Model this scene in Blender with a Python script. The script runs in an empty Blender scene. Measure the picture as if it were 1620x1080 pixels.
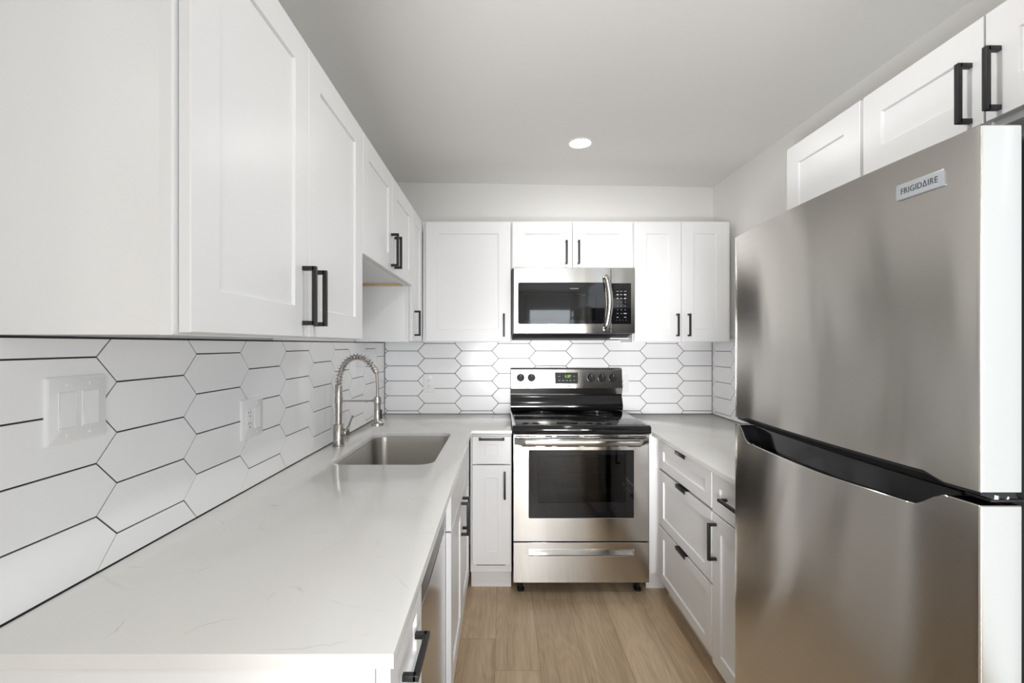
import bpy, bmesh, math, random
from mathutils import Vector, Matrix

random.seed(7)
S = bpy.context.scene
COL = S.collection

# ------------------------------------------------------------------ camera
cam_d = bpy.data.cameras.new('camera')
cam_d.sensor_width = 36.0
cam_d.lens = 16.0                      # 720 px focal length on 1620 px
cam_d.shift_x = 16 / 1620
cam_d.shift_y = 5 / 1620
cam_d.clip_start = 0.02
cam = bpy.data.objects.new('camera', cam_d)
COL.objects.link(cam)
cam.location = (0, 0, 1.40)
cam.rotation_euler = (math.pi / 2, 0, 0)
S.camera = cam

# ------------------------------------------------------------------ world, exposure
W = bpy.data.worlds.new('sky')
S.world = W
W.use_nodes = True
W.node_tree.nodes['Background'].inputs[0].default_value = (0.85, 0.92, 1.0, 1)
W.node_tree.nodes['Background'].inputs[1].default_value = 1.0
S.view_settings.view_transform = 'Standard'
S.view_settings.look = 'None'
S.view_settings.gamma = 1.0
S.view_settings.use_curve_mapping = False
S.view_settings.exposure = 0.2
S.cycles.max_bounces = 12
S.cycles.diffuse_bounces = 8
S.cycles.glossy_bounces = 5
S.cycles.sample_clamp_indirect = 6.0
S.cycles.caustics_reflective = False
S.cycles.caustics_refractive = False


def area_light(name, loc, rot, sx, sy, power, color=(1, 1, 1), shape='RECTANGLE', spread=None):
    d = bpy.data.lights.new(name, 'AREA')
    d.shape = shape
    d.size = sx
    if shape in ('RECTANGLE', 'ELLIPSE'):
        d.size_y = sy
    d.energy = power
    d.color = color
    if spread:
        d.spread = spread
    o = bpy.data.objects.new(name, d)
    o.location = loc
    o.rotation_euler = rot
    COL.objects.link(o)
    return o


# daylight through the glazed door and right window; side window light is added fill
PI = math.pi
area_light('daylight_door', (0.93, -3.17, 1.07), (PI / 2, 0, 0), 0.78, 2.0, 27, (0.90, 0.95, 1.0))
area_light('added_side_fill', (-2.97, -1.45, 1.45), (PI / 2, 0, -PI / 2), 1.7, 1.3, 6, (0.94, 0.97, 1.0))
area_light('daylight_window_kitchen', (1.45, -0.90, 1.30), (PI / 2, 0, PI / 2), 2.2, 2.1, 14.5, (0.86, 0.93, 1.0))


def fill_spot(name, loc, aim, size, power, soft, color=(0.98, 0.985, 1.0)):
    d = bpy.data.lights.new(name, 'SPOT')
    d.energy = power
    d.color = color
    d.spot_size = math.radians(size)
    d.spot_blend = 0.9
    d.shadow_soft_size = soft
    o = bpy.data.objects.new(name, d)
    COL.objects.link(o)
    o.location = loc
    o.rotation_euler = (Vector(aim) - o.location).to_track_quat('-Z', 'Y').to_euler()


# unseen fill spots added behind the camera: ceiling bounce plus two down the aisle
fill_spot('added_bounce_fill', (-0.30, -0.15, 1.05), (0.68, 2.1, 2.5), 58, 98, 0.12)
fill_spot('added_aisle_fill', (0.30, -1.30, 1.00), (0.35, 3.0, 0.85), 46, 165, 0.30)
fill_spot('added_corner_fill', (-0.20, -1.20, 1.12), (0.95, 3.0, 1.20), 33, 390, 0.35)

# ------------------------------------------------------------------ helpers


class MB:
    """collects shapes into one mesh"""

    def __init__(self):
        self.bm = bmesh.new()

    def box(self, x0, x1, y0, y1, z0, z1, bevel=0.0, seg=2, mat=0):
        if x1 < x0: x0, x1 = x1, x0
        if y1 < y0: y0, y1 = y1, y0
        if z1 < z0: z0, z1 = z1, z0
        b = bmesh.new()
        r = bmesh.ops.create_cube(b, size=1.0)
        for v in r['verts']:
            v.co = Vector((x0 + (v.co.x + .5) * (x1 - x0), y0 + (v.co.y + .5) * (y1 - y0), z0 + (v.co.z + .5) * (z1 - z0)))
        if bevel > 0:
            bevel = min(bevel, 0.49 * min(x1 - x0, y1 - y0, z1 - z0))
            bmesh.ops.bevel(b, geom=b.edges[:], offset=bevel, segments=seg, profile=0.6, affect='EDGES')
        self.merge(b, mat)
        return self

    def merge(self, b, mat=0):
        vm = {}
        for v in b.verts:
            vm[v] = self.bm.verts.new(v.co)
        for f in b.faces:
            try:
                nf = self.bm.faces.new([vm[v] for v in f.verts])
                nf.material_index = mat
            except ValueError:
                pass
        b.free()

    def face(self, pts, mat=0):
        vs = [self.bm.verts.new(p) for p in pts]
        f = self.bm.faces.new(vs)
        f.material_index = mat
        return f

    def loops(self, rings, cap0=True, cap1=True, mat=0, closed=True):
        """bridge rings of points, in order"""
        R = [[self.bm.verts.new(p) for p in r] for r in rings]
        n = len(R[0])
        for a, b in zip(R, R[1:]):
            for i in range(n if closed else n - 1):
                j = (i + 1) % n
                f = self.bm.faces.new((a[i], a[j], b[j], b[i]))
                f.material_index = mat
        if cap0:
            f = self.bm.faces.new(list(reversed(R[0]))); f.material_index = mat
        if cap1:
            f = self.bm.faces.new(R[-1]); f.material_index = mat
        return self

    def lathe(self, prof, base, axis=(0, 0, 1), n=32, mat=0, cap=True):
        """prof: list of (radius, distance along axis)"""
        ax = Vector(axis).normalized()
        t = ax.orthogonal().normalized()
        s = ax.cross(t)
        rings = []
        for r, h in prof:
            r = max(r, 1e-5)
            rings.append([Vector(base) + ax * h + t * (r * math.cos(2 * PI * i / n)) + s * (r * math.sin(2 * PI * i / n)) for i in range(n)])
        return self.loops(rings, cap, cap, mat)

    def tube(self, pts, r, n=10, mat=0):
        pts = [Vector(p) for p in pts]
        prev = None
        rings = []
        for i, p in enumerate(pts):
            d = (pts[min(i + 1, len(pts) - 1)] - pts[max(i - 1, 0)]).normalized()
            if prev is None:
                t = d.orthogonal().normalized()
            else:
                t = (prev - d * prev.dot(d)).normalized()
            prev = t
            s = d.cross(t)
            rr = r[i] if isinstance(r, (list, tuple)) else r
            rings.append([p + t * (rr * math.cos(2 * PI * k / n)) + s * (rr * math.sin(2 * PI * k / n)) for k in range(n)])
        return self.loops(rings, True, True, mat)

    def build(self, name, mats, parent=None, smooth=35, label=None, kind=None):
        bm = self.bm
        bmesh.ops.recalc_face_normals(bm, faces=bm.faces[:])
        off = Vector((0, 0, 0))
        q = parent
        while q is not None:
            off += q.location
            q = q.parent
        for v in bm.verts:
            v.co -= off
        me = bpy.data.meshes.new(name)
        bm.to_mesh(me)
        bm.free()
        if not isinstance(mats, (list, tuple)):
            mats = [mats]
        for m in mats:
            me.materials.append(m)
        if smooth:
            me.polygons.foreach_set('use_smooth', [True] * len(me.polygons))
            me.set_sharp_from_angle(angle=math.radians(smooth))
        me.update()
        o = bpy.data.objects.new(name, me)
        COL.objects.link(o)
        if parent is not None:
            o.parent = parent
        if label:
            o['label'] = label
        if kind:
            o['kind'] = kind
        return o


def thing(name, label, cat, loc, group=None):
    o = bpy.data.objects.new(name, None)
    o.empty_display_size = 0.05
    o.location = loc
    o['label'] = label
    o['category'] = cat
    if group:
        o['group'] = group
    COL.objects.link(o)
    return o


def tag(o, label, cat, group=None):
    o['label'] = label
    o['category'] = cat
    if group:
        o['group'] = group
    return o


class F:
    """a vertical face of the room: u along it, v up, w out of it"""

    def __init__(self, plane, u, n):
        self.p, self.u, self.n = plane, Vector(u), Vector(n)

    def pt(self, u, v, w):
        # plane: coordinate along the normal axis where w = 0
        P = self.u * u + self.n * w + Vector((0, 0, v))
        if abs(self.n.x) > .5:
            P.x += self.p
        else:
            P.y += self.p
        return P

    def box(self, mb, u0, u1, v0, v1, w0, w1, bevel=0.0, seg=2, mat=0):
        a, b = self.pt(u0, v0, w0), self.pt(u1, v1, w1)
        mb.box(a.x, b.x, a.y, b.y, a.z, b.z, bevel, seg, mat)
        return mb


def face_left(x): return F(x, (0, 1, 0), (1, 0, 0))
def face_right(x): return F(x, (0, 1, 0), (-1, 0, 0))
def face_back(y): return F(y, (1, 0, 0), (0, -1, 0))


def rrect(x0, x1, y0, y1, r, n=6):
    out = []
    for cx, cy, a0 in ((x1 - r, y0 + r, -PI / 2), (x1 - r, y1 - r, 0), (x0 + r, y1 - r, PI / 2), (x0 + r, y0 + r, PI)):
        for i in range(n + 1):
            a = a0 + i * PI / 2 / n
            out.append((cx + r * math.cos(a), cy + r * math.sin(a)))
    return out


def rr_panel(mb, fr, u0, u1, v0, v1, w0, w1, r=0.006, ch=0.001, mat=0):
    """rounded-corner slab on a face"""
    a = rrect(u0, u1, v0, v1, r)
    b = rrect(u0 + ch, u1 - ch, v0 + ch, v1 - ch, max(r - ch, 1e-4))
    mb.loops([[fr.pt(u, v, w0) for u, v in a], [fr.pt(u, v, w1 - ch) for u, v in a], [fr.pt(u, v, w1) for u, v in b]], True, True, mat)
    return mb


def holed_panel(mb, fr, outer, inner, w0, w1, r=0.004, depth=None, ch=0.0015, mat=0):
    """slab with a rounded rectangular opening; outer/inner = (u0,u1,v0,v1)"""
    n = 6
    hole = rrect(*inner, r, n)
    hole_b = rrect(inner[0] - ch, inner[1] + ch, inner[2] - ch, inner[3] + ch, r + ch, n)
    # outer ring sampled like the hole so that the rings bridge
    corners = [(outer[1], outer[2]), (outer[1], outer[3]), (outer[0], outer[3]), (outer[0], outer[2])]
    ob = [(outer[1] - ch, outer[2] + ch), (outer[1] - ch, outer[3] - ch), (outer[0] + ch, outer[3] - ch), (outer[0] + ch, outer[2] + ch)]
    bm = mb.bm

    def ring(pts, w):
        return [bm.verts.new(fr.pt(u, v, w)) for u, v in pts]

    def bridge(A, B):
        m = len(A)
        for i in range(m):
            f = bm.faces.new((A[i], A[(i + 1) % m], B[(i + 1) % m], B[i])); f.material_index = mat
    o0, o1, o2 = ring(corners, w0), ring(corners, w1 - ch), ring(ob, w1)
    h2, h1, h0 = ring(hole_b, w1), ring(hole, w1 - ch), ring(hole, w0)
    bridge(o0, o1); bridge(o1, o2); bridge(h2, h1); bridge(h1, h0)
    for O, H in ((o2, h2), (o0, h0)):
        for c in range(4):
            seg = H[c * (n + 1):(c + 1) * (n + 1)]
            for i in range(n):
                f = bm.faces.new((O[c], seg[i], seg[i + 1])); f.material_index = mat
            nxt = H[((c + 1) * (n + 1)) % len(H)]
            f = bm.faces.new((O[c], seg[-1], nxt, O[(c + 1) % 4])); f.material_index = mat
    return mb


def shaker(fr, u0, u1, v0, v1, w0, w1, stile=0.075, rail=0.075, depth=0.007):
    """one shaker front: flat frame with a sunk centre panel"""
    mb = MB()

    def ring(i, j, w):
        return [fr.pt(u0 + i, v0 + j, w), fr.pt(u1 - i, v0 + j, w), fr.pt(u1 - i, v1 - j, w), fr.pt(u0 + i, v1 - j, w)]
    c = 0.0015
    mb.loops([ring(0, 0, w0), ring(0, 0, w1 - c), ring(c, c, w1), ring(stile, rail, w1), ring(stile + .0012, rail + .0012, w1 - .001),
              ring(stile + .003, rail + .003, w1 - depth)], True, True)
    return mb


def bar_pull(fr, u, v0, v1, w, horizontal=False, out=0.035, t=0.011, name='handle', parent=None):
    """square bar pull; vertical at u from v0 to v1, or horizontal at height u from v0 to v1"""
    mb = MB()
    h = t / 2
    if not horizontal:
        fr.box(mb, u - h, u + h, v0, v1, w + out - t, w + out, .0012)
        fr.box(mb, u - h, u + h, v0, v0 + t, w, w + out - t * .5, .0008)
        fr.box(mb, u - h, u + h, v1 - t, v1, w, w + out - t * .5, .0008)
    else:
        fr.box(mb, v0, v1, u - h, u + h, w + out - t, w + out, .0012)
        fr.box(mb, v0, v0 + t, u - h, u + h, w, w + out - t * .5, .0008)
        fr.box(mb, v1 - t, v1, u - h, u + h, w, w + out - t * .5, .0008)
    return mb.build(name, M['black_metal'], parent, label='black square bar handle')


def text_mesh(s, size, fr, u, v, w, name, mat, parent, depth=0.0003, align='CENTER', bold=0.0, sx=1.0, spacing=1.0, label=None):
    cu = bpy.data.curves.new('lettering', 'FONT')
    cu.body = s
    cu.size = size
    cu.align_x = align
    cu.align_y = 'CENTER'
    cu.extrude = depth
    cu.offset = bold
    cu.space_character = spacing
    t = bpy.data.objects.new('lettering', cu)
    COL.objects.link(t)
    dg = bpy.context.evaluated_depsgraph_get()
    me = bpy.data.meshes.new_from_object(t.evaluated_get(dg))
    bpy.data.objects.remove(t)
    bpy.data.curves.remove(cu)
    b = bmesh.new()
    b.from_mesh(me)
    bpy.data.meshes.remove(me)
    for p in b.verts:
        p.co = fr.pt(u + p.co.x * sx, v + p.co.y, w + p.co.z)
    mb = MB()
    mb.merge(b)
    return mb.build(name, mat, parent, smooth=0, label=label)


# ------------------------------------------------------------------ materials
M = {}


def mat(name, color, rough=0.5, metal=0.0, spec=0.5, emit=None, estr=0.0, coat=0.0, bump=None, noise=None):
    m = bpy.data.materials.new(name)
    m.use_nodes = True
    nt = m.node_tree
    b = nt.nodes['Principled BSDF']
    b.inputs['Base Color'].default_value = (*color, 1)
    b.inputs['Roughness'].default_value = rough
    b.inputs['Metallic'].default_value = metal
    b.inputs['Specular IOR Level'].default_value = spec
    b.inputs['Coat Weight'].default_value = coat
    if emit:
        b.inputs['Emission Color'].default_value = (*emit, 1)
        b.inputs['Emission Strength'].default_value = estr
    tc = nt.nodes.new('ShaderNodeTexCoord')
    if noise:
        sc, amt = noise
        n = nt.nodes.new('ShaderNodeTexNoise')
        n.inputs['Scale'].default_value = sc
        n.inputs['Detail'].default_value = 4
        nt.links.new(tc.outputs['Object'], n.inputs['Vector'])
        mx = nt.nodes.new('ShaderNodeMix')
        mx.data_type = 'RGBA'
        mx.inputs[6].default_value = (*[c * (1 - amt) for c in color], 1)
        mx.inputs[7].default_value = (*[min(1, c * (1 + amt)) for c in color], 1)
        nt.links.new(n.outputs['Fac'], mx.inputs[0])
        nt.links.new(mx.outputs[2], b.inputs['Base Color'])
    if bump:
        sc, st = bump
        n = nt.nodes.new('ShaderNodeTexNoise')
        n.inputs['Scale'].default_value = sc
        n.inputs['Detail'].default_value = 3
        nt.links.new(tc.outputs['Object'], n.inputs['Vector'])
        bp = nt.nodes.new('ShaderNodeBump')
        bp.inputs['Strength'].default_value = st
        bp.inputs['Distance'].default_value = 0.002
        nt.links.new(n.outputs['Fac'], bp.inputs['Height'])
        nt.links.new(bp.outputs['Normal'], b.inputs['Normal'])
    M[name] = m
    return m


def steel(name, color, rough, aniso=0.75, vertical_blur=True):
    """brushed steel: horizontal grain on every upright face"""
    m = mat(name, color, rough, 1.0)
    nt = m.node_tree
    b = nt.nodes['Principled BSDF']
    b.inputs['Anisotropic'].default_value = aniso
    b.inputs['Anisotropic Rotation'].default_value = 0.25 if vertical_blur else 0.0
    g = nt.nodes.new('ShaderNodeNewGeometry')
    c = nt.nodes.new('ShaderNodeVectorMath')
    c.operation = 'CROSS_PRODUCT'
    nt.links.new(g.outputs['True Normal'], c.inputs[0])
    c.inputs[1].default_value = (0.02, 0.03, 1)
    nt.links.new(c.outputs[0], b.inputs['Tangent'])
    tc = nt.nodes.new('ShaderNodeTexCoord')
    mp = nt.nodes.new('ShaderNodeMapping')
    mp.inputs['Scale'].default_value = (1.5, 1.5, 700)
    n = nt.nodes.new('ShaderNodeTexNoise')
    n.inputs['Scale'].default_value = 1.0
    n.inputs['Detail'].default_value = 2
    nt.links.new(tc.outputs['Object'], mp.inputs[0])
    nt.links.new(mp.outputs[0], n.inputs['Vector'])
    mr = nt.nodes.new('ShaderNodeMapRange')
    mr.inputs[3].default_value = rough * 0.86
    mr.inputs[4].default_value = rough * 1.14
    nt.links.new(n.outputs['Fac'], mr.inputs[0])
    nt.links.new(mr.outputs[0], b.inputs['Roughness'])
    return m


def glass(name, tint, rough=0.03, refl=1.0):
    """dark see-through appliance glass"""
    m = bpy.data.materials.new(name)
    m.use_nodes = True
    nt = m.node_tree
    nt.nodes.remove(nt.nodes['Principled BSDF'])
    out = nt.nodes['Material Output']
    tr = nt.nodes.new('ShaderNodeBsdfTransparent')
    tr.inputs[0].default_value = (*tint, 1)
    gl = nt.nodes.new('ShaderNodeBsdfGlossy')
    gl.inputs['Roughness'].default_value = rough
    fr = nt.nodes.new('ShaderNodeFresnel')
    fr.inputs[0].default_value = 1.6
    mx = nt.nodes.new('ShaderNodeMixShader')
    mul = nt.nodes.new('ShaderNodeMath')
    mul.operation = 'MULTIPLY'
    mul.inputs[1].default_value = refl
    nt.links.new(fr.outputs[0], mul.inputs[0])
    nt.links.new(mul.outputs[0], mx.inputs[0])
    nt.links.new(tr.outputs[0], mx.inputs[1])
    nt.links.new(gl.outputs[0], mx.inputs[2])
    nt.links.new(mx.outputs[0], out.inputs[0])
    M[name] = m
    return m


mat('cabinet_white', (0.83, 0.83, 0.835), 0.34, bump=(60, 0.02))
mat('wall_paint', (0.80, 0.79, 0.77), 0.75, bump=(180, 0.06))
mat('ceiling_paint', (0.80, 0.795, 0.775), 0.85, bump=(150, 0.05))
mat('tile_white', (0.88, 0.88, 0.885), 0.20, bump=(9, 0.03))
mat('grout', (0.035, 0.035, 0.037), 0.85, bump=(400, 0.2))
mat('black_metal', (0.018, 0.018, 0.019), 0.42, spec=0.4, bump=(500, 0.02))
mat('plastic_white', (0.84, 0.84, 0.84), 0.30, bump=(40, 0.01))
mat('dark_slot', (0.012, 0.012, 0.012), 0.6, noise=(30, .1))
mat('black_gloss', (0.008, 0.008, 0.009), 0.10, spec=0.6, noise=(20, .1))
mat('black_glass', (0.006, 0.006, 0.007), 0.05, spec=0.6, noise=(20, .1))
mat('ceramic_glass', (0.006, 0.006, 0.007), 0.09, spec=0.6, noise=(20, .1))
mat('black_plastic', (0.012, 0.012, 0.013), 0.38, spec=0.3, bump=(300, 0.02))
mat('fridge_side', (0.035, 0.036, 0.04), 0.45, bump=(350, 0.1))
mat('grey_print', (0.45, 0.45, 0.45), 0.6, noise=(30, .05))
mat('ring_print', (0.06, 0.06, 0.062), 0.25, noise=(30, .05))
mat('dark_print', (0.06, 0.06, 0.065), 0.5, noise=(30, .05))
mat('green_led', (0.1, 0.3, 0.02), 0.5, emit=(0.55, 0.9, 0.12), estr=0.9, noise=(30, .05))
mat('raw_wood', (0.62, 0.44, 0.26), 0.6, noise=(25, .2))
mat('lamp_lens', (0.9, 0.9, 0.9), 0.4, emit=(1.0, 0.97, 0.93), estr=14.0, noise=(5, .02))
mat('badge_steel', (0.50, 0.53, 0.56), 0.35, metal=0.7, noise=(60, .05))
mat('hose_grey', (0.36, 0.345, 0.33), 0.38, metal=0.6, bump=(900, .2))
mat('chrome', (0.75, 0.75, 0.74), 0.12, metal=1.0, noise=(20, .03))
mat('oven_cavity', (0.10, 0.10, 0.105), 0.45, noise=(20, .1))
mat('microwave_cavity', (0.42, 0.43, 0.43), 0.45, noise=(20, .05))
mat('rack_wire', (0.62, 0.62, 0.62), 0.25, metal=0.9, noise=(20, .05))
mat('daylight_glass', (0.6, 0.7, 0.8), 0.1, emit=(0.88, 0.94, 1.0), estr=0.1, noise=(1.2, .15))
steel('stainless', (0.60, 0.585, 0.56), 0.165, 1.0)
steel('stainless_fridge', (0.62, 0.595, 0.555), 0.165, 1.0)
steel('stainless_sink', (0.46, 0.44, 0.41), 0.34, 0.4)
steel('nickel', (0.50, 0.475, 0.44), 0.27, 0.3)
steel('dark_steel', (0.17, 0.17, 0.175), 0.30)
glass('oven_glass', (0.34, 0.34, 0.36))
glass('microwave_glass', (0.42, 0.43, 0.44))


def quartz():
    m = mat('quartz', (0.72, 0.705, 0.675), 0.13, spec=0.5)
    nt = m.node_tree
    b = nt.nodes['Principled BSDF']
    tc = nt.nodes.new('ShaderNodeTexCoord')
    big = nt.nodes.new('ShaderNodeTexNoise')
    big.inputs['Scale'].default_value = 2.2
    big.inputs['Detail'].default_value = 5
    nt.links.new(tc.outputs['Object'], big.inputs['Vector'])
    wr = nt.nodes.new('ShaderNodeMix'); wr.data_type = 'RGBA'; wr.blend_type = 'LINEAR_LIGHT'
    wr.inputs[0].default_value = 0.12
    nt.links.new(tc.outputs['Object'], wr.inputs[6])
    nt.links.new(big.outputs['Color'], wr.inputs[7])
    vor = nt.nodes.new('ShaderNodeTexVoronoi')
    vor.feature = 'DISTANCE_TO_EDGE'
    vor.inputs['Scale'].default_value = 5.5
    nt.links.new(wr.outputs[2], vor.inputs['Vector'])
    edge = nt.nodes.new('ShaderNodeMapRange')
    edge.inputs[1].default_value = 0.0; edge.inputs[2].default_value = 0.012
    edge.inputs[3].default_value = 1.0; edge.inputs[4].default_value = 0.0
    nt.links.new(vor.outputs['Distance'], edge.inputs[0])
    spots = nt.nodes.new('ShaderNodeTexNoise')
    spots.inputs['Scale'].default_value = 14
    spots.inputs['Detail'].default_value = 6
    nt.links.new(tc.outputs['Object'], spots.inputs['Vector'])
    sm = nt.nodes.new('ShaderNodeMapRange')
    sm.inputs[1].default_value = 0.50; sm.inputs[2].default_value = 0.66
    nt.links.new(spots.outputs['Fac'], sm.inputs[0])
    mul = nt.nodes.new('ShaderNodeMath'); mul.operation = 'MULTIPLY'
    nt.links.new(edge.outputs[0], mul.inputs[0]); nt.links.new(sm.outputs[0], mul.inputs[1])
    mul2 = nt.nodes.new('ShaderNodeMath'); mul2.operation = 'MULTIPLY'
    mul2.inputs[1].default_value = 0.36
    nt.links.new(mul.outputs[0], mul2.inputs[0])
    base = nt.nodes.new('ShaderNodeMix'); base.data_type = 'RGBA'
    base.inputs[6].default_value = (0.73, 0.722, 0.70, 1)
    base.inputs[7].default_value = (0.775, 0.765, 0.74, 1)
    nt.links.new(big.outputs['Fac'], base.inputs[0])
    fin = nt.nodes.new('ShaderNodeMix'); fin.data_type = 'RGBA'
    fin.inputs[7].default_value = (0.42, 0.40, 0.37, 1)
    nt.links.new(base.outputs[2], fin.inputs[6])
    nt.links.new(mul2.outputs[0], fin.inputs[0])
    nt.links.new(fin.outputs[2], b.inputs['Base Color'])


quartz()


def plank_floor():
    m = mat('oak_planks', (0.40, 0.29, 0.19), 0.38, spec=0.45)
    nt = m.node_tree
    L = nt.links.new
    N = nt.nodes.new
    b = nt.nodes['Principled BSDF']
    tc = N('ShaderNodeTexCoord')
    sep = N('ShaderNodeSeparateXYZ')
    L(tc.outputs['Object'], sep.inputs[0])

    def math_(op, a, bb=None, c=None):
        n = N('ShaderNodeMath'); n.operation = op
        for i, v in enumerate((a, bb, c)):
            if v is None: continue
            if isinstance(v, (int, float)): n.inputs[i].default_value = v
            else: L(v, n.inputs[i])
        return n.outputs[0]
    PW, PL = 0.196, 1.22
    xs = math_('DIVIDE', math_('ADD', sep.outputs[0], 0.03 + 20 * PW), PW)
    ix = math_('FLOOR', xs)
    fx = math_('FRACT', xs)
    wn = N('ShaderNodeTexWhiteNoise'); wn.noise_dimensions = '1D'
    L(ix, wn.inputs['W'])
    ys = math_('ADD', math_('DIVIDE', math_('ADD', sep.outputs[1], 20.0), PL), wn.outputs['Value'])
    iy = math_('FLOOR', ys)
    fy = math_('FRACT', ys)
    cid = N('ShaderNodeCombineXYZ'); L(ix, cid.inputs[0]); L(iy, cid.inputs[1])
    wn2 = N('ShaderNodeTexWhiteNoise'); wn2.noise_dimensions = '3D'
    L(cid.outputs[0], wn2.inputs['Vector'])
    # grain, shifted for each plank
    sc = N('ShaderNodeVectorMath'); sc.operation = 'MULTIPLY'
    sc.inputs[1].default_value = (22, 1.6, 1)
    L(tc.outputs['Object'], sc.inputs[0])
    add = N('ShaderNodeVectorMath'); add.operation = 'MULTIPLY_ADD'
    L(wn2.outputs['Color'], add.inputs[0]); add.inputs[1].default_value = (40, 40, 40)
    L(sc.outputs[0], add.inputs[2])
    g1 = N('ShaderNodeTexNoise'); g1.inputs['Scale'].default_value = 1.0; g1.inputs['Detail'].default_value = 8
    g1.inputs['Distortion'].default_value = 0.6
    L(add.outputs[0], g1.inputs['Vector'])
    sc2 = N('ShaderNodeVectorMath'); sc2.operation = 'MULTIPLY'
    sc2.inputs[1].default_value = (6, 3.0, 1)
    L(add.outputs[0], sc2.inputs[0])
    g2 = N('ShaderNodeTexNoise'); g2.inputs['Scale'].default_value = 1.5; g2.inputs['Detail'].default_value = 4
    L(sc2.outputs[0], g2.inputs['Vector'])
    # cathedral figure
    sc3 = N('ShaderNodeVectorMath'); sc3.operation = 'MULTIPLY'
    sc3.inputs[1].default_value = (0.45, 1.0, 1)
    L(add.outputs[0], sc3.inputs[0])
    wv = N('ShaderNodeTexNoise'); wv.inputs['Scale'].default_value = 1.0; wv.inputs['Detail'].default_value = 1.0
    L(sc3.outputs[0], wv.inputs['Vector'])
    rings = math_('SINE', math_('MULTIPLY', wv.outputs['Fac'], 75.0))
    ramp = N('ShaderNodeValToRGB')
    ramp.color_ramp.elements[0].position = 0.25; ramp.color_ramp.elements[0].color = (0.38, 0.27, 0.168, 1)
    ramp.color_ramp.elements[1].position = 0.72; ramp.color_ramp.elements[1].color = (0.69, 0.53, 0.355, 1)
    v = math_('ADD', math_('MULTIPLY', g1.outputs['Fac'], 0.62), math_('MULTIPLY', g2.outputs['Fac'], 0.38))
    v = math_('ADD', v, math_('MULTIPLY', rings, 0.04))
    v = math_('ADD', v, math_('MULTIPLY', math_('SUBTRACT', wn2.outputs['Value'], 0.5), 0.16))
    L(v, ramp.inputs[0])
    # scattered knots
    sc4 = N('ShaderNodeVectorMath'); sc4.operation = 'MULTIPLY_ADD'
    sc4.inputs[1].default_value = (4.2, 1.7, 1); 
    L(tc.outputs['Object'], sc4.inputs[0]); L(wn2.outputs['Color'], sc4.inputs[2])
    kn_ = N('ShaderNodeTexVoronoi'); kn_.inputs['Scale'].default_value = 1.0
    L(sc4.outputs[0], kn_.inputs['Vector'])
    kr = N('ShaderNodeMapRange'); kr.inputs[1].default_value = 0.02; kr.inputs[2].default_value = 0.17
    kr.inputs[3].default_value = 1.0; kr.inputs[4].default_value = 0.0
    L(math_('ADD', kn_.outputs['Distance'], math_('MULTIPLY', math_('SUBTRACT', g1.outputs['Fac'], 0.5), 0.18)), kr.inputs[0])
    v = math_('SUBTRACT', v, math_('MULTIPLY', math_('POWER', kr.outputs[0], 1.6), 0.14))
    L(v, ramp.inputs[0])
    # seams
    ex = math_('MINIMUM', fx, math_('SUBTRACT', 1.0, fx))
    ey = math_('MINIMUM', fy, math_('SUBTRACT', 1.0, fy))
    sx_ = math_('LESS_THAN', ex, 0.0055)
    sy_ = math_('LESS_THAN', ey, 0.0010)
    seam = math_('MULTIPLY', math_('MAXIMUM', sx_, sy_), 0.55)
    mx = N('ShaderNodeMix'); mx.data_type = 'RGBA'
    L(seam, mx.inputs[0]); L(ramp.outputs[0], mx.inputs[6]); mx.inputs[7].default_value = (0.12, 0.08, 0.05, 1)
    L(mx.outputs[2], b.inputs['Base Color'])
    bp = N('ShaderNodeBump'); bp.inputs['Strength'].default_value = 0.12; bp.inputs['Distance'].default_value = 0.001
    L(v, bp.inputs['Height']); L(bp.outputs[0], b.inputs['Normal'])


plank_floor()

# ------------------------------------------------------------------ room shell
XL, XR, YB = -0.8285, 1.480, 3.19          # kitchen walls
YR, XLL = -3.2, -3.0                       # living area behind the camera


def ceil_z(x, y):
    return 2.539 - 0.0156 * (x + 0.83) + 0.0125 * (y - 3.19)


MB().box(XLL - .1, XR + .1, YR - .1, YB + .1, -0.1, 0).build('floor', M['oak_planks'], kind='structure', smooth=0)
mb = MB()
c = [(XLL - .1, YR - .1), (XR + .1, YR - .1), (XR + .1, YB + .1), (XLL - .1, YB + .1)]
mb.loops([[(x, y, ceil_z(x, y)) for x, y in c], [(x, y, ceil_z(x, y) + .12) for x, y in c]])
mb.build('ceiling', M['ceiling_paint'], kind='structure', smooth=0)


def wall_under(name, x0, x1, y0, y1):
    m = MB()
    cc = [(x0, y0), (x1, y0), (x1, y1), (x0, y1)]
    m.loops([[(x, y, 0) for x, y in cc], [(x, y, ceil_z(x, y) + 0.003) for x, y in cc]])
    return m.build(name, M['wall_paint'], kind='structure', smooth=0)


wall_under('wall_left', XL - .1, XL, 0.25, YB)
wall_under('wall_back', XL - .1, XR + .1, YB, YB + .1)
wall_under('wall_right', XR, XR + .1, YR, YB)
wall_under('wall_living_return', XLL, XL - .1, 0.25, 0.35)
wall_under('wall_living_side', XLL - .1, XLL, YR - .1, 0.35)
wall_under('wall_rear', XLL, XR + .1, YR - .1, YR)


def window(name, fr, u0, u1, v0, v1, mull=True):
    m = MB()
    holed_panel(m, fr, (u0 - .07, u1 + .07, v0 - .07, v1 + .07), (u0, u1, v0, v1), 0, .018, r=.002)
    if mull:
        fr.box(m, (u0 + u1) / 2 - .02, (u0 + u1) / 2 + .02, v0, v1, 0.001, .012)
    o = m.build(name, M['cabinet_white'], kind='structure', smooth=0)
    p = fr.box(MB(), u0, u1, v0, v1, 0.001, .004).build('pane', M['daylight_glass'], o, smooth=0)
    return o


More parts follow.
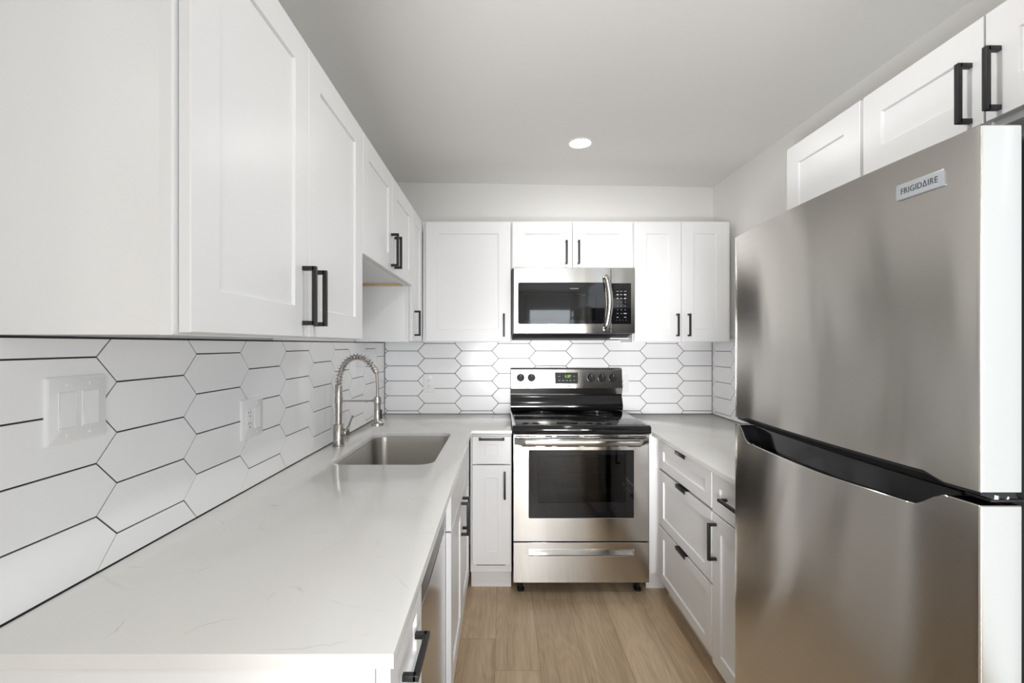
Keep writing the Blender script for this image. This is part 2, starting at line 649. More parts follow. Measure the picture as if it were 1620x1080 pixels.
rear = F(YR, (1, 0, 0), (0, 1, 0))
side = F(XLL, (0, 1, 0), (1, 0, 0))
window('door_1', rear, 0.53, 1.33, 0.06, 2.08, False)
window('added_fill_window', side, -2.3, -0.6, 0.8, 2.1)  # unseen window added to carry the side fill light
window('window_2', F(XR, (0, 1, 0), (-1, 0, 0)), -2.0, 0.2, 0.25, 2.35)

# ------------------------------------------------------------------ tiles


def dz(y):
    """the old worktop along the sink wall is not level: it drops slightly towards the range"""
    return 0.002 + 0.0086 * (3.19 - y)



def clip(poly, x0, x1, y0, y1):
    def cut(P, ins, inter):
        out = []
        for i in range(len(P)):
            a, b2 = P[i], P[(i + 1) % len(P)]
            if ins(a):
                out.append(a)
                if not ins(b2): out.append(inter(a, b2))
            elif ins(b2):
                out.append(inter(a, b2))
        return out

    def ix(x):
        return lambda a, b2: (x, a[1] + (b2[1] - a[1]) * (x - a[0]) / (b2[0] - a[0]))

    def iy(y):
        return lambda a, b2: (a[0] + (b2[0] - a[0]) * (y - a[1]) / (b2[1] - a[1]), y)
    for ins, it in ((lambda p: p[0] >= x0, ix(x0)), (lambda p: p[0] <= x1, ix(x1)), (lambda p: p[1] >= y0, iy(y0)), (lambda p: p[1] <= y1, iy(y1))):
        if not poly: return poly
        poly = cut(poly, ins, it)
    return poly


def area2(P):
    return abs(sum(P[i][0] * P[(i + 1) % len(P)][1] - P[(i + 1) % len(P)][0] * P[i][1] for i in range(len(P)))) / 2


def tiles(fr, u0, u1, v0, v1, uf, flat, pitch, vline, vp, grout=0.0032, foot=None, top_gap=0.0):
    """picket tiles; a column's flat edge starts at uf, its joints at vline + k*vp; the next column is half a tile lower"""
    m = MB()
    fr.box(m, u0, u1, v0, v1, 0.0005, 0.0050, mat=1)
    sl = pitch - flat
    g = grout / 2
    k0 = int((u0 - uf) / pitch) - 2
    k1 = int((u1 - uf) / pitch) + 2
    for k in range(k0, k1 + 1):
        a = uf + k * pitch
        for j in range(-12, 12):
            vc = vline + (j + 0.5 + (0.5 if k % 2 else 0)) * vp
            if vc < v0 - vp or vc > v1 + vp: continue
            h = vp / 2 - g
            gx = g * 1.1
            P = [(a - sl + gx * 1.3, vc), (a + gx * .4, vc - h), (a + flat - gx * .4, vc - h), (a + flat + sl - gx * 1.3, vc), (a + flat - gx * .4, vc + h), (a + gx * .4, vc + h)]
            if foot:                     # stretch a tile that would stop just short of the worktop
                P = [(x, foot(x) if -.02 < y - foot(x) < .0175 and y < vc + .001 else y) for x, y in P]
            P = clip(P, u0 + .003, u1 - .003, v0 + .0035, v1 - top_gap)
            if foot and len(P) >= 3:      # cut to the sloping worktop
                out = []
                for i in range(len(P)):
                    p, q = P[i], P[(i + 1) % len(P)]
                    dp, dq = p[1] - foot(p[0]), q[1] - foot(q[0])
                    if dp >= 0: out.append(p)
                    if (dp >= 0) != (dq >= 0):
                        s_ = dp / (dp - dq)
                        out.append((p[0] + (q[0] - p[0]) * s_, p[1] + (q[1] - p[1]) * s_))
                P = out
            if len(P) < 3 or area2(P) < 2e-5 or max(p[1] for p in P) - min(p[1] for p in P) < .006: continue
            if foot and max(p[1] - foot(p[0]) for p in P) < .0175: continue
            cx = sum(p[0] for p in P) / len(P); cy = sum(p[1] for p in P) / len(P)

            def shrink(d):
                out = []
                for x, y in P:
                    l = math.hypot(x - cx, y - cy) or 1
                    out.append((x - (x - cx) / l * d, y - (y - cy) / l * d))
                return out
            Q = shrink(0.0008)
            m.loops([[fr.pt(x, y, .004) for x, y in P], [fr.pt(x, y, .0070) for x, y in P], [fr.pt(x, y, .0078) for x, y in Q]], False, True)
    return m.build('tile_backsplash', [M['tile_white'], M['grout']], smooth=0)


TW = 0.0078      # tile face in front of the wall
CT = 0.915       # counter height
tag(tiles(face_left(XL), 0.66, YB - .001, CT, 1.4157, 0.9716, 0.204, 0.2535, 1.321, 0.1078, foot=lambda u: CT + dz(u) + .003, top_gap=.0045),
    'white picket tile backsplash with dark grout running behind the sink counter on the long wall', 'backsplash')
tag(tiles(face_back(YB), XL + .009, XR - .009, CT, 1.44, -0.2818, 0.2115, 0.2590, 1.356, 0.1046, grout=.0036),
    'white picket tile backsplash with dark grout behind the range and below the microwave', 'backsplash')
tag(tiles(face_right(XR), 1.40, YB - .001, CT, 1.44, 2.93, 0.2115, 0.2590, 1.356, 0.1046),
    'short stretch of white picket tile backsplash behind the refrigerator on the side wall', 'backsplash')

# ------------------------------------------------------------------ cabinets
CW = M['cabinet_white']
TOP = 2.178


def wall_cabinet(label, fr, u0, u1, v0, v1, depth, doors, handles, mu=(0.006, 0.006), end_frames=True, group=None, stile=0.075, wood_rail=False, vgap=(0.004, 0.004)):
    """fr: plane of the wall; doors: list of (u0,u1); handles: list of (u, v0, v1) or None"""
    base = fr.pt((u0 + u1) / 2, v0, 0)
    t = thing('wall_cabinet', label, 'cabinet', base, group)
    m = MB()
    e = 0.0012
    w0, wf = 0.009, depth
    th = 0.016
    fr.box(m, u0 + e, u0 + th, v0, v1, w0, wf - .02, .0008)
    fr.box(m, u1 - th, u1 - e, v0, v1, w0, wf - .02, .0008)
    fr.box(m, u0 + th, u1 - th, v1 - th, v1, w0, wf - .02)
    fr.box(m, u0 + th, u1 - th, v0 + .014, v0 + .014 + th, w0, wf - .02)
    fr.box(m, u0 + th, u1 - th, v0 + .014 + th, v1 - th, w0, w0 + .006)
    m.build('carcass', CW, t)
    f = MB()
    holed_panel(f, fr, (u0 + .0004, u1 - .0004, v0 - .0004, v1 + .0004), (u0 + .038, u1 - .038, v0 + .038, v1 - .038), wf - .02, wf, r=.001)
    f.build('face_frame', CW, t)
    if wood_rail:
        fr.box(MB(), u1 - th - .0035, u1 - th - .0005, v0 + .0005, v0 + .0135, w0, wf - .022).build('mounting_rail', M['raw_wood'], t, label='strip of bare wood under the cabinet')
    for (a, b2), h in zip(doors, handles):
        d = shaker(fr, a, b2, v0 + vgap[0], v1 - vgap[1], wf + .002, wf + .021, stile, 0.075).build('door', CW, t, smooth=20)
        if h:
            bar_pull(fr, h[0], h[1], h[2], wf + .021, parent=d)
    return t


UB = 1.416
LW, BW, RW = face_left(XL), face_back(YB), face_right(XR)
wall_cabinet('tall white double-door wall cabinet nearest the camera, above the light switches', LW, 0.722, 1.645, UB, TOP, 0.305,
             [(0.735, 1.1825), (1.1855, 1.641)], [(1.150, 1.449, 1.598), (1.2175, 1.449, 1.598)])
wall_cabinet('short white double-door wall cabinet raised high above the sink', LW, 1.645, 2.555, 1.727, TOP, 0.305,
             [(1.649, 2.0985), (2.1015, 2.551)], [(2.068, 1.755, 1.905), (2.134, 1.755, 1.905)], wood_rail=True)
wall_cabinet('narrow white wall cabinet in the corner beyond the sink, with one slim door', LW, 2.555, 3.165, UB, TOP, 0.305,
             [(2.562, 2.868)], [(2.622, 1.450, 1.596)])
BD = 0.305
wall_cabinet('white single-door wall cabinet with a wide panel, between the corner and the microwave', BW, -0.5020, 0.0585, UB, TOP, BD,
             [(-0.479, 0.054)], [(0.0125, 1.450, 1.594)])
wall_cabinet('low white double-door wall cabinet sitting directly above the microwave', BW, 0.0595, 0.8245, 1.8765, TOP, BD,
             [(0.0665, 0.4425), (0.4455, 0.8205)], [(0.4045, 1.905, 2.052), (0.4815, 1.905, 2.052)], stile=0.077)
wall_cabinet('white double-door wall cabinet with two narrow doors beside the microwave and refrigerator', BW, 0.8255, 1.445, UB, TOP, BD,
             [(0.833, 1.129), (1.132, 1.425)], [(1.1015, 1.452, 1.594), (1.1735, 1.452, 1.594)], stile=0.075)
RD = XR - 1.155
wall_cabinet('white single-door wall cabinet above the far end of the refrigerator', RW, 1.436, 1.818, 1.760, TOP, RD,
             [(1.443, 1.812)], [(1.475, 1.772, 1.892)], stile=0.068)
wall_cabinet('white double-door wall cabinet with two black handles above the near end of the refrigerator', RW, 0.700, 1.434, 1.905, TOP, RD,
             [(0.706, 1.0675), (1.0725, 1.4295)], [(1.0375, 1.934, 2.079), (1.1015, 1.934, 2.079)], stile=0.068, vgap=(.016, .004))


def base_carcass(t, fr, u0, u1, depth, toe=0.06, bottom=0.11, top=0.8925, kick=True):
    m = MB()
    e = .0012
    th = .016
    fr.box(m, u0 + e, u0 + th, bottom, top, .009, depth - .02, .0008)
    fr.box(m, u1 - th, u1 - e, bottom, top, .009, depth - .02, .0008)
    fr.box(m, u0 + th, u1 - th, bottom, bottom + th, .009, depth - .02)
    fr.box(m, u0 + th, u1 - th, bottom, top, .009, .015)
    m.build('carcass', CW, t)
    f = MB()
    holed_panel(f, fr, (u0 + .0004, u1 - .0004, bottom, top), (u0 + .036, u1 - .036, bottom + .036, top - .036), depth - .02, depth, r=.001)
    f.build('face_frame', CW, t)
    if kick:
        fr.box(MB(), u0 + .001, u1 - .001, 0.0005, bottom + .004, depth - toe - .016, depth - toe).build('toe_kick', CW, t)
        k = MB()
        fr.box(k, u0 + .03, u1 - .03, 0.0005, bottom - .001, .05, .07)
        k.build('rear_plinth', CW, t)


# --- sink run (left)
LD = -0.2035 - XL
t = thing('base_cabinet', 'slim white base cabinet at the near end of the sink counter, with drawer and door', 'cabinet', (-0.5, 0.88, 0))
LN = LD + .006
base_carcass(t, LW, 0.706, 1.022, LN, top=.9125)
LW.box(MB(), 0.7025, 0.7065, 0.0005, 0.9125, .009, LN - .0235, .0008).build('end_panel', CW, t)
d = shaker(LW, 0.709, 0.985, 0.730, 0.898, LN + .002, LN + .0235, .055, .045).build('drawer_front', CW, t, smooth=20)
bar_pull(LW, 0.818, 0.792, 0.918, LN + .0235, True, parent=d, out=.029)
d = shaker(LW, 0.709, 0.985, 0.118, 0.722, LN + .002, LN + .0235, .065, .065).build('door', CW, t, smooth=20)
bar_pull(LW, 0.955, 0.518, 0.668, LN + .0235, parent=d, out=.029)

t = thing('dishwasher', 'stainless steel dishwasher under the sink counter, beside the slim drawer cabinet', 'dishwasher', (-0.5, 1.33, 0))
LW.box(MB(), 1.030, 1.626, 0.11, 0.868, .02, LD - .03).build('tub', M['fridge_side'], t)
rr_panel(MB(), LW, 1.029, 1.627, 0.115, 0.735, LD - .03, LD, r=.004).build('door_panel', M['stainless'], t)
m = MB()
prof = [(LD - .03, .742), (LD, .742), (LD + .002, .75), (LD + .002, .80), (LD - .012, .815), (LD - .012, .84), (LD + .001, .852), (LD + .001, .886), (LD - .03, .886)]
m.loops([[LW.pt(1.029, v, w) for w, v in prof], [LW.pt(1.627, v, w) for w, v in prof]])
m.build('control_panel', M['dark_steel'], t)
LW.box(MB(), 1.03, 1.626, .0005, .108, LD - .09, LD - .07).build('toe_kick', M['black_plastic'], t)

t = thing('base_cabinet', 'wide white base cabinet beneath the sink, with two doors and black handles', 'cabinet', (-0.5, 2.09, 0))
base_carcass(t, LW, 1.632, 2.545, LD, top=.8995)
LW.box(MB(), 1.640, 2.537, 0.728, 0.892, LD + .002, LD + .0205).build('false_front', CW, t)
d = shaker(LW, 1.640, 2.0865, 0.118, 0.721, LD + .002, LD + .0205).build('door', CW, t, smooth=20)
bar_pull(LW, 2.052, 0.540, 0.690, LD + .0205, parent=d)
d = shaker(LW, 2.0895, 2.537, 0.118, 0.721, LD + .002, LD + .0205).build('door', CW, t, smooth=20)
bar_pull(LW, 2.124, 0.540, 0.690, LD + .0205, parent=d)

# --- beside the range
BDp = YB - 2.570
t = thing('base_cabinet', 'narrow white base cabinet between the sink run and the range, drawer over door', 'cabinet', (-0.06, 2.88, 0))
base_carcass(t, BW, -0.178, 0.0545, BDp, toe=.065, bottom=.118)
d = shaker(BW, -0.166, 0.0495, 0.731, 0.903 - .018, BDp + .002, BDp + .021, .072, .047, .004).build('drawer_front', CW, t, smooth=20)
bar_pull(BW, 0.8745, -0.128, 0.014, BDp + .021, True, parent=d)
d = shaker(BW, -0.166, 0.0495, 0.168, 0.725, BDp + .002, BDp + .021, .072, .072, .004).build('door', CW, t, smooth=20)
bar_pull(BW, 0.016, 0.542, 0.690, BDp + .021, parent=d)

# --- right run
RDp = XR - 0.872
t = thing('base_cabinet', 'white corner base unit with a plain filler panel between range and drawers', 'cabinet', (1.15, 2.86, 0))
m = MB()
m.box(.8265, .8425, 2.575, 3.175, .118, .8925)
m.box(.8425, 1.465, 3.160, 3.175, .118, .8925)
m.box(.8425, 1.465, 2.575, 3.16, .118, .134)
m.build('carcass', CW, t)
MB().box(.8265, .8895, 2.552, 2.574, .118, .8925, .001).build('filler_panel', CW, t)
MB().box(.8285, .9355, 2.618, 2.634, .0005, .1175).build('toe_kick', CW, t)
t = thing('base_cabinet', 'white base cabinet with three shallow-to-deep drawers and small black edge pulls', 'cabinet', (1.15, 2.15, 0))
base_carcass(t, RW, 1.842, 2.548, RDp)
for k, (a, b2) in enumerate(((0.737, 0.884), (0.435, 0.724), (0.137, 0.424))):
    d = shaker(RW, 1.846, 2.463, a, b2, RDp + .002, RDp + .022, .062, .048).build('drawer_front', CW, t, smooth=20)
    m = MB()
    RW.box(m, 2.092, 2.205, b2 + .0002, b2 + .0028, RDp + .004, RDp + .034, .0008)
    RW.box(m, 2.092, 2.205, b2 - .013, b2 + .0028, RDp + .0305, RDp + .034, .0008)
    m.build('edge_pull', M['black_metal'], d, label='small black edge pull')
t = thing('base_cabinet', 'white drawer-over-door base cabinet half hidden behind the refrigerator', 'cabinet', (1.15, 1.68, 0))
base_carcass(t, RW, 1.505, 1.841, RDp)
d = shaker(RW, 1.511, 1.838, 0.731, 0.884, RDp + .002, RDp + .022, .06, .048).build('drawer_front', CW, t, smooth=20)
bar_pull(RW, 0.812, 1.585, 1.725, RDp + .022, True, parent=d)
d = shaker(RW, 1.511, 1.838, 0.118, 0.724, RDp + .002, RDp + .022, .065, .065).build('door', CW, t, smooth=20)
bar_pull(RW, 1.805, 0.545, 0.692, RDp + .022, parent=d)

# ------------------------------------------------------------------ worktops


def slab(outer, hole, z0, z1, name, material, parent=None, rise=None):
    bm = bmesh.new()
    es = []
    for loop in ([outer] + ([hole] if hole else [])):
        vs = [bm.verts.new((x, y, z0)) for x, y in loop]
        es += [bm.edges.new((vs[i], vs[(i + 1) % len(vs)])) for i in range(len(vs))]
    bmesh.ops.triangle_fill(bm, use_beauty=True, use_dissolve=True, edges=es)
    r = bmesh.ops.extrude_face_region(bm, geom=bm.faces[:])
    for v in [g for g in r['geom'] if isinstance(g, bmesh.types.BMVert)]:
        v.co.z = z1
    bmesh.ops.recalc_face_normals(bm, faces=bm.faces[:])
    ed = [e for e in bm.edges if len(e.link_faces) == 2 and e.calc_face_angle(0) > 1.0 and e.verts[0].co.z == e.verts[1].co.z and e.verts[0].co.z > z0 + .001]
    bmesh.ops.bevel(bm, geom=ed, offset=.0022, segments=2, profile=.5, affect='EDGES')
    if rise:
        for v in bm.verts:
            v.co.z += rise(v.co.y)
    m = MB()
    m.merge(bm)
    return m.build(name, material, parent, smooth=40)


BK = TW + .0005
SX0, SX1, SY0, SY1 = -0.682, -0.272, 1.788, 2.472
sink_hole = rrect(SX0, SX1, SY0, SY1, 0.062, 8)
tag(slab([(XL + BK, 0.679), (-0.1615, 0.679), (-0.1705, 2.541), (0.0555, 2.541), (0.0555, YB - BK), (XL + BK, YB - BK)], sink_hole, 0.893, CT, 'countertop', M['quartz'], rise=dz),
    'white quartz countertop with the sink cut into it, running along the tiled wall', 'countertop')
tag(slab([(0.827, 2.541), (0.835, 2.541), (0.835, 1.502), (XR - BK, 1.502), (XR - BK, YB - BK), (0.827, YB - BK)], None, 0.893, CT, 'countertop', M['quartz']),
    'white quartz countertop between the range and the refrigerator, above the drawers', 'countertop')

# ------------------------------------------------------------------ sink
t = thing('kitchen_sink', 'stainless steel undermount sink set in the white quartz counter', 'sink', (-0.4875, 2.164, 0.69))
m = MB()


def smooth01(s): return max(0, min(1, s))


def ringz(d, r, z): return [(x, y, z + dz(y) * smooth01((z - .69) / .2)) for x, y in rrect(SX0 + d, SX1 - d, SY0 + d, SY1 - d, r, 8)]


m.loops([ringz(-.02, .08, .8922), ringz(0.001, .062, .8922), ringz(0.003, .062, .885), ringz(.008, .06, .72), ringz(.016, .055, .702), ringz(.032, .045, .694), ringz(.19, .02, .690)], False, True)
m.build('bowl', M['stainless_sink'], t, smooth=50)
MB().lathe([(.058, 0), (.058, .002), (.050, .003), (.044, .001), (.02, .0005)], ((SX0 + SX1) / 2, 2.13, .6915), n=40).build('drain', M['chrome'], t)

# ------------------------------------------------------------------ faucet
FX, FY = -0.763, 2.128
FZ = CT + dz(FY)
t = thing('kitchen_faucet', 'brushed nickel spring-neck pull-down faucet standing behind the sink', 'faucet', (FX, FY, FZ))
NK = M['nickel']
MB().lathe([(.0275, 0), (.0275, .004), (.0248, .006), (.0248, .100), (.0235, .102)], (FX, FY, FZ + .0003)).build('base', NK, t)
MB().lathe([(.0150, .10), (.0150, .198), (.0182, .199), (.0182, .230), (.0163, .232), (.0163, .282), (.0145, .285)], (FX, FY, FZ)).build('riser', NK, t)


def fpx(px, py): return Vector((FX + (px / 6 - 37.0) * .002956 + .0, FY, 1.40 - (py / 6 - 5) * .002956))


raw = [(222, 420), (224, 370), (230, 320), (243, 275), (265, 228), (300, 185), (345, 154), (395, 143), (445, 152), (490, 175), (528, 212), (558, 250), (576, 280)]
P = [fpx(*p) for p in raw]


def catmull(P, n=8):
    out = []
    for i in range(len(P) - 1):
        p0, p1, p2, p3 = P[max(i - 1, 0)], P[i], P[i + 1], P[min(i + 2, len(P) - 1)]
        for k in range(n):
            s = k / n
            out.append(0.5 * ((2 * p1) + (p2 - p0) * s + (2 * p0 - 5 * p1 + 4 * p2 - p3) * s * s + (3 * p1 - p0 - 3 * p2 + p3) * s ** 3))
    out.append(P[-1])
    return out


path = catmull(P)
hose_end = catmull([fpx(576, 280), fpx(584, 330), fpx(589, 400), fpx(590, 480), fpx(590, 545)], 5)
MB().tube(path, .0085, 12).build('inner_hose', M['hose_grey'], t)
# spring
cum = [0]
for a, b2 in zip(path, path[1:]):
    cum.append(cum[-1] + (b2 - a).length)
hel = []
turns, spt = 20, 16
N_ = turns * spt
for i in range(N_ + 1):
    s = cum[-1] * i / N_
    j = max(k for k in range(len(cum)) if cum[k] <= s + 1e-9)
    j = min(j, len(path) - 2)
    f = (s - cum[j]) / max(cum[j + 1] - cum[j], 1e-9)
    p = path[j].lerp(path[j + 1], f)
    d = (path[j + 1] - path[j]).normalized()
    side_ = Vector((0, 1, 0))
    up = d.cross(side_)
    a = 2 * PI * i / spt
    hel.append(p + (side_ * math.cos(a) + up * math.sin(a)) * .0142)
MB().tube(hel, .0023, 7).build('spring', NK, t)
e0, e1 = fpx(558, 250), fpx(583, 296)
MB().tube([e0, e0.lerp(e1, .05), e1.lerp(e0, .05), e1], [.0120, .0140, .0140, .0120], 20).build('spring_collar', NK, t)
MB().tube(hose_end, .0066, 12).build('hose', M['hose_grey'], t)
HX = fpx(590, 0).x
hz = 1.40 - (673 - 545) * 2.128 / 720
h = MB().lathe([(.020, 0), (.029, .001), (.029, .013), (.020, .020), (.0165, .026), (.0155, .055), (.0150, .100), (.0153, .101), (.0153, .134), (.008, .136)], (HX, FY, hz)).build('spray_head', NK, t)
MB().box(HX + .013, HX + .021, FY - .006, FY + .006, hz + .032, hz + .075, .002).build('spray_button', M['black_plastic'], h, label='black trigger button')
m = MB().tube([(FX + .015, FY, 1.137), (HX - .016, FY, 1.137)], .0042, 12)
m.lathe([(.0175, 0), (.0175, .014)], (HX, FY, 1.130), n=28)
m.build('support_arm', NK, t)
m = MB().lathe([(.017, 0), (.017, .026), (.0145, .029)], (FX + .020, FY - .006, .992), (0.93, -.36, 0), n=28)
m.tube([(FX + .036, FY - .012, .997), (FX + .052, FY - .016, 1.026), (FX + .072, FY - .02, 1.071)], [.0048, .0042, .0040], 12)
m.build('lever', NK, t)

# ------------------------------------------------------------------ range
RX0, RX1 = 0.0600, 0.8225
RF = 2.53
FRG = face_back(RF)
t = thing('kitchen_range', 'freestanding stainless steel electric range with black ceramic top', 'stove', ((RX0 + RX1) / 2, 2.86, 0))
MB().box(RX0 + .003, RX1 - .003, 2.575, 3.165, .055, .915, .002).build('body', M['fridge_side'], t, label='black side panels')
for x, y in ((.108, 2.60), (.775, 2.60), (.108, 3.10), (.775, 3.10)):
    MB().lathe([(.020, 0), (.020, .012), (.011, .014), (.011, .056)], (x, y, .0005), n=20).build('leveling_foot', M['black_plastic'], t)
# drawer with its finger slot
m = MB()
holed_panel(m, FRG, (.064, .8185, .077, .300), (.1476, .734, .226, .263), -.045, 0, r=.004)
dr = m.build('storage_drawer', M['stainless'], t)
m = MB()
pr = [(-.044, .2275), (-.006, .2275), (-.022, .248), (-.028, .262), (-.044, .262)]
m.loops([[FRG.pt(.1485, v, w) for w, v in pr], [FRG.pt(.7330, v, w) for w, v in pr]])
m.build('slot_handle', M['stainless'], dr)
# door
m = MB()
holed_panel(m, FRG, (.064, .8185, .307, .901), (.150, .734, .436, .813), -.045, 0, r=.005)
door = m.build('oven_door', M['stainless'], t)
m = MB()
holed_panel(m, FRG, (.1505, .7335, .4365, .8125), (.1985, .689, .5215, .787), -.014, -.004, r=.008, ch=.0003)
m.build('glass_border', M['black_glass'], door)
FRG.box(MB(), .1975, .690, .5205, .788, -.0135, -.0058).build('window_glass', M['oven_glass'], door)
# cavity seen through the glass
m = MB()
xa, xb, ya, yb, za, zb = .165, .720, RF + .046, RF + .44, .45, .81
m.face([(xa, yb, za), (xb, yb, za), (xb, yb, zb), (xa, yb, zb)])
m.face([(xa, ya, za), (xa, yb, za), (xa, yb, zb), (xa, ya, zb)])
m.face([(xb, ya, za), (xb, yb, za), (xb, yb, zb), (xb, ya, zb)])
m.face([(xa, ya, za), (xb, ya, za), (xb, yb, za), (xa, yb, za)])
m.face([(xa, ya, zb), (xb, ya, zb), (xb, yb, zb), (xa, yb, zb)])
cav = m
# the body is hollow there: rebuild it around the cavity
bpy.data.objects.remove(t.children[0])
m = MB()
bx0, bx1 = RX0 + .003, RX1 - .003
m.box(bx0, xa, 2.575, 3.165, .055, .915)
m.box(xb, bx1, 2.575, 3.165, .055, .915)
m.box(xa, xb, 2.575, 3.165, .055, za)
m.box(xa, xb, 2.575, 3.165, zb, .915)
m.box(xa, xb, yb, 3.165, za, zb)
m.build('body', M['fridge_side'], t, label='black side panels')
cav.build('oven_cavity', M['oven_cavity'], t, smooth=0)
for zr in (.575, .675):
    m = MB()
    for yy in (RF + .06, RF + .42):
        m.tube([(xa + .004, yy, zr), (xb - .004, yy, zr)], .0035, 8)
    for k in range(13):
        xx = xa + .02 + k * (xb - xa - .04) / 12
        m.tube([(xx, RF + .06, zr), (xx, RF + .42, zr)], .0018, 6)
    m.build('oven_rack', M['rack_wire'], t)
# vent slots above and below the handle
top_s = [(815.6, 847.4), (862.2, 872.9), (880.4, 916.3), (924.4, 960), (968.1, 978.5), (993.3, 1022.7)]
bot_s = [(826, 847.4), (862.2, 872.9), (880.4, 916.3), (924.4, 960), (968.1, 978.5), (993.3, 1014)]


def rpx(p): return (p - 794) * RF / 720


for row, zz in ((top_s, .8905), (bot_s, .8350)):
    for a, b2 in row:
        FRG.box(MB(), rpx(a), rpx(b2), zz - .0032, zz + .0032, -.002, .0006).build('vent_slot', M['dark_slot'], door, label='thin black vent slot')
# handle: broad bar bowed out from the door
m = MB()
rings = []
nu = 36
for i in range(nu + 1):
    s = i / nu
    u = .070 + s * (.8125 - .070)
    k = min(1, s / .07, (1 - s) / .07)
    k = k * k * (3 - 2 * k)
    wo = .008 + .034 * k + .006 * math.sin(PI * s)
    ring = []
    for j in range(14):
        a = 2 * PI * j / 14
        ring.append(FRG.pt(u, .8650 + .0195 * math.sin(a), wo - .004 + .010 * math.cos(a)))
    rings.append(ring)
m.loops(rings)
FRG.box(m, .070, .098, .852, .878, -.0005, .012)
FRG.box(m, .7845, .8125, .852, .878, -.0005, .012)
m.build('door_handle', M['stainless'], door, smooth=50)
# cooktop
m = MB()
pf = [(2.575, .906), (2.512, .906), (2.503, .912), (2.500, .925), (2.502, .943), (2.509, .951), (2.520, .954), (2.540, .9515), (3.10, .9515), (3.10, .906)]


def cook_ring(x, d): return [(x, y + (d if y < 2.53 else 0), z - (d if z > .93 else -d if z < .91 else 0)) for y, z in pf]


m.loops([cook_ring(RX0 - .0020, .006), cook_ring(RX0 + .0005, .002), cook_ring(RX0 + .004, 0), cook_ring(RX1 - .004, 0), cook_ring(RX1 - .0005, .002), cook_ring(RX1 + .0010, .006)])
ck = m.build('cooktop_frame', M['black_gloss'], t, smooth=50)
MB().box(RX0 + .018, RX1 - .018, 2.545, 3.085, .9505, .9530, .001).build('cooktop_glass', M['ceramic_glass'], t)
for x, y, r in ((.262, 2.765, .118), (.625, 2.755, .095), (.262, 2.985, .078), (.625, 2.985, .095)):
    m = MB()
    for rr in (r, r * .62):
        m.lathe([(rr - .0012, 0), (rr - .0012, .0003), (rr + .0012, .0003), (rr + .0012, 0)], (x, y, .9531), n=64, cap=False)
    m.build('burner_ring', M['ring_print'], t)
# backguard
m = MB()
pb = [(3.10, .9525), (3.092, .958), (3.088, .975), (3.094, 1.000), (3.108, 1.030), (3.120, 1.046), (3.120, 1.066), (3.175, 1.066), (3.175, .9525)]
m.loops([[(x, y, z) for y, z in pb] for x in (RX0, RX1 - .001)])
m.build('lower_backguard', M['black_gloss'], t, smooth=50, label='glossy black lower backguard')
FY0, FZ0, FY1, FZ1 = 3.098, 1.108, 3.118, 1.2345
m = MB()
pb = [(3.116, 1.0625), (FY0, FZ0 - .004), (FY0 + .0002, FZ0), (FY1, FZ1 - .004), (FY1 + .004, FZ1), (3.176, FZ1), (3.176, 1.067), (3.125, 1.067)]
m.loops([[(x, y, z) for y, z in pb] for x in (RX0 + .002, RX1 - .003)])
bg = m.build('control_panel', M['stainless'], t, smooth=20)
m = MB()
pb2 = [(3.116, 1.0615), (FY0 - .001, FZ0 - .004), (FY1 - .0006, FZ1 - .003), (FY1 + .004, FZ1 + .0012), (3.177, FZ1 + .0012), (3.177, 1.0615)]
for xa_, xb_ in ((RX0, RX0 + .0018), (RX1 - .0028, RX1 - .001)):
    m.loops([[(x, y, z) for y, z in pb2] for x in (xa_, xb_)])
m.box(RX0 + .001, RX1 - .002, FY1 + .006, 3.177, FZ1 + .0003, FZ1 + .003)
m.build('trim', M['dark_slot'], bg, label='black edge trim')
nrm = Vector((0, -(FZ1 - FZ0), FY1 - FY0)).normalized()
nrm = Vector((0, nrm.y, nrm.z))


class Tilt:
    """face frame on the sloping control panel"""

    def pt(self, u, v, w):
        s = (v - FZ0) / (FZ1 - FZ0)
        return Vector((u, FY0 + s * (FY1 - FY0), v)) + nrm * (w + .0004)

    box = F.box


TF = Tilt()


def tbox(mb, u0, u1, v0, v1, w0, w1):
    mb.loops([[TF.pt(u0, v0, w), TF.pt(u1, v0, w), TF.pt(u1, v1, w), TF.pt(u0, v1, w)] for w in (w0, w1)])
    return mb


def kx(p): return (p - 794) * 3.105 / 720


KZ = 1.40 - (597.4 - 545) * 3.105 / 720
for px in (823.7, 840.9, 935.3, 952.4, 969.4):
    b0 = TF.pt(kx(px), KZ, 0)
    m = MB().lathe([(.0262, 0), (.0262, .004), (.0225, .006), (.0215, .016), (.019, .019)], b0, nrm, n=32)
    tilt_up = nrm.cross(Vector((1, 0, 0))).normalized()
    if tilt_up.z < 0: tilt_up = -tilt_up
    ux = Vector((1, 0, 0))
    for q in (0,):
        rr = []
        for hh, ww in ((.014, .0075), (.027, .0055)):
            rr.append([b0 + nrm * hh + ux * (a * ww) + tilt_up * (c2 * .0225) for a, c2 in ((-1, -1), (1, -1), (1, 1), (-1, 1))])
        m.loops(rr)
    kn = m.build('knob', M['black_plastic'], bg)
    m = MB()
    m.loops([[b0 + nrm * hh + ux * (a * .0011) + tilt_up * (.012 + c2 * .006) for a, c2 in ((-1, -1), (1, -1), (1, 1), (-1, 1))] for hh in (.0268, .0274)])
    m.build('pointer_mark', M['grey_print'], kn)
    ff = TF
    for k in range(9):
        a = math.radians(-130 + k * 32.5)
        pass
    text_mesh('LO  HI', .0065, TF, kx(px), KZ + .036, .0003, 'knob_marking', M['dark_print'], bg)
    text_mesh('OFF', .0055, TF, kx(px), KZ - .037, .0003, 'knob_marking', M['dark_print'], bg)
dz0, dz1 = 1.40 - (606.6 - 545) * 3.10 / 720, 1.40 - (589.2 - 545) * 3.11 / 720
m = MB()
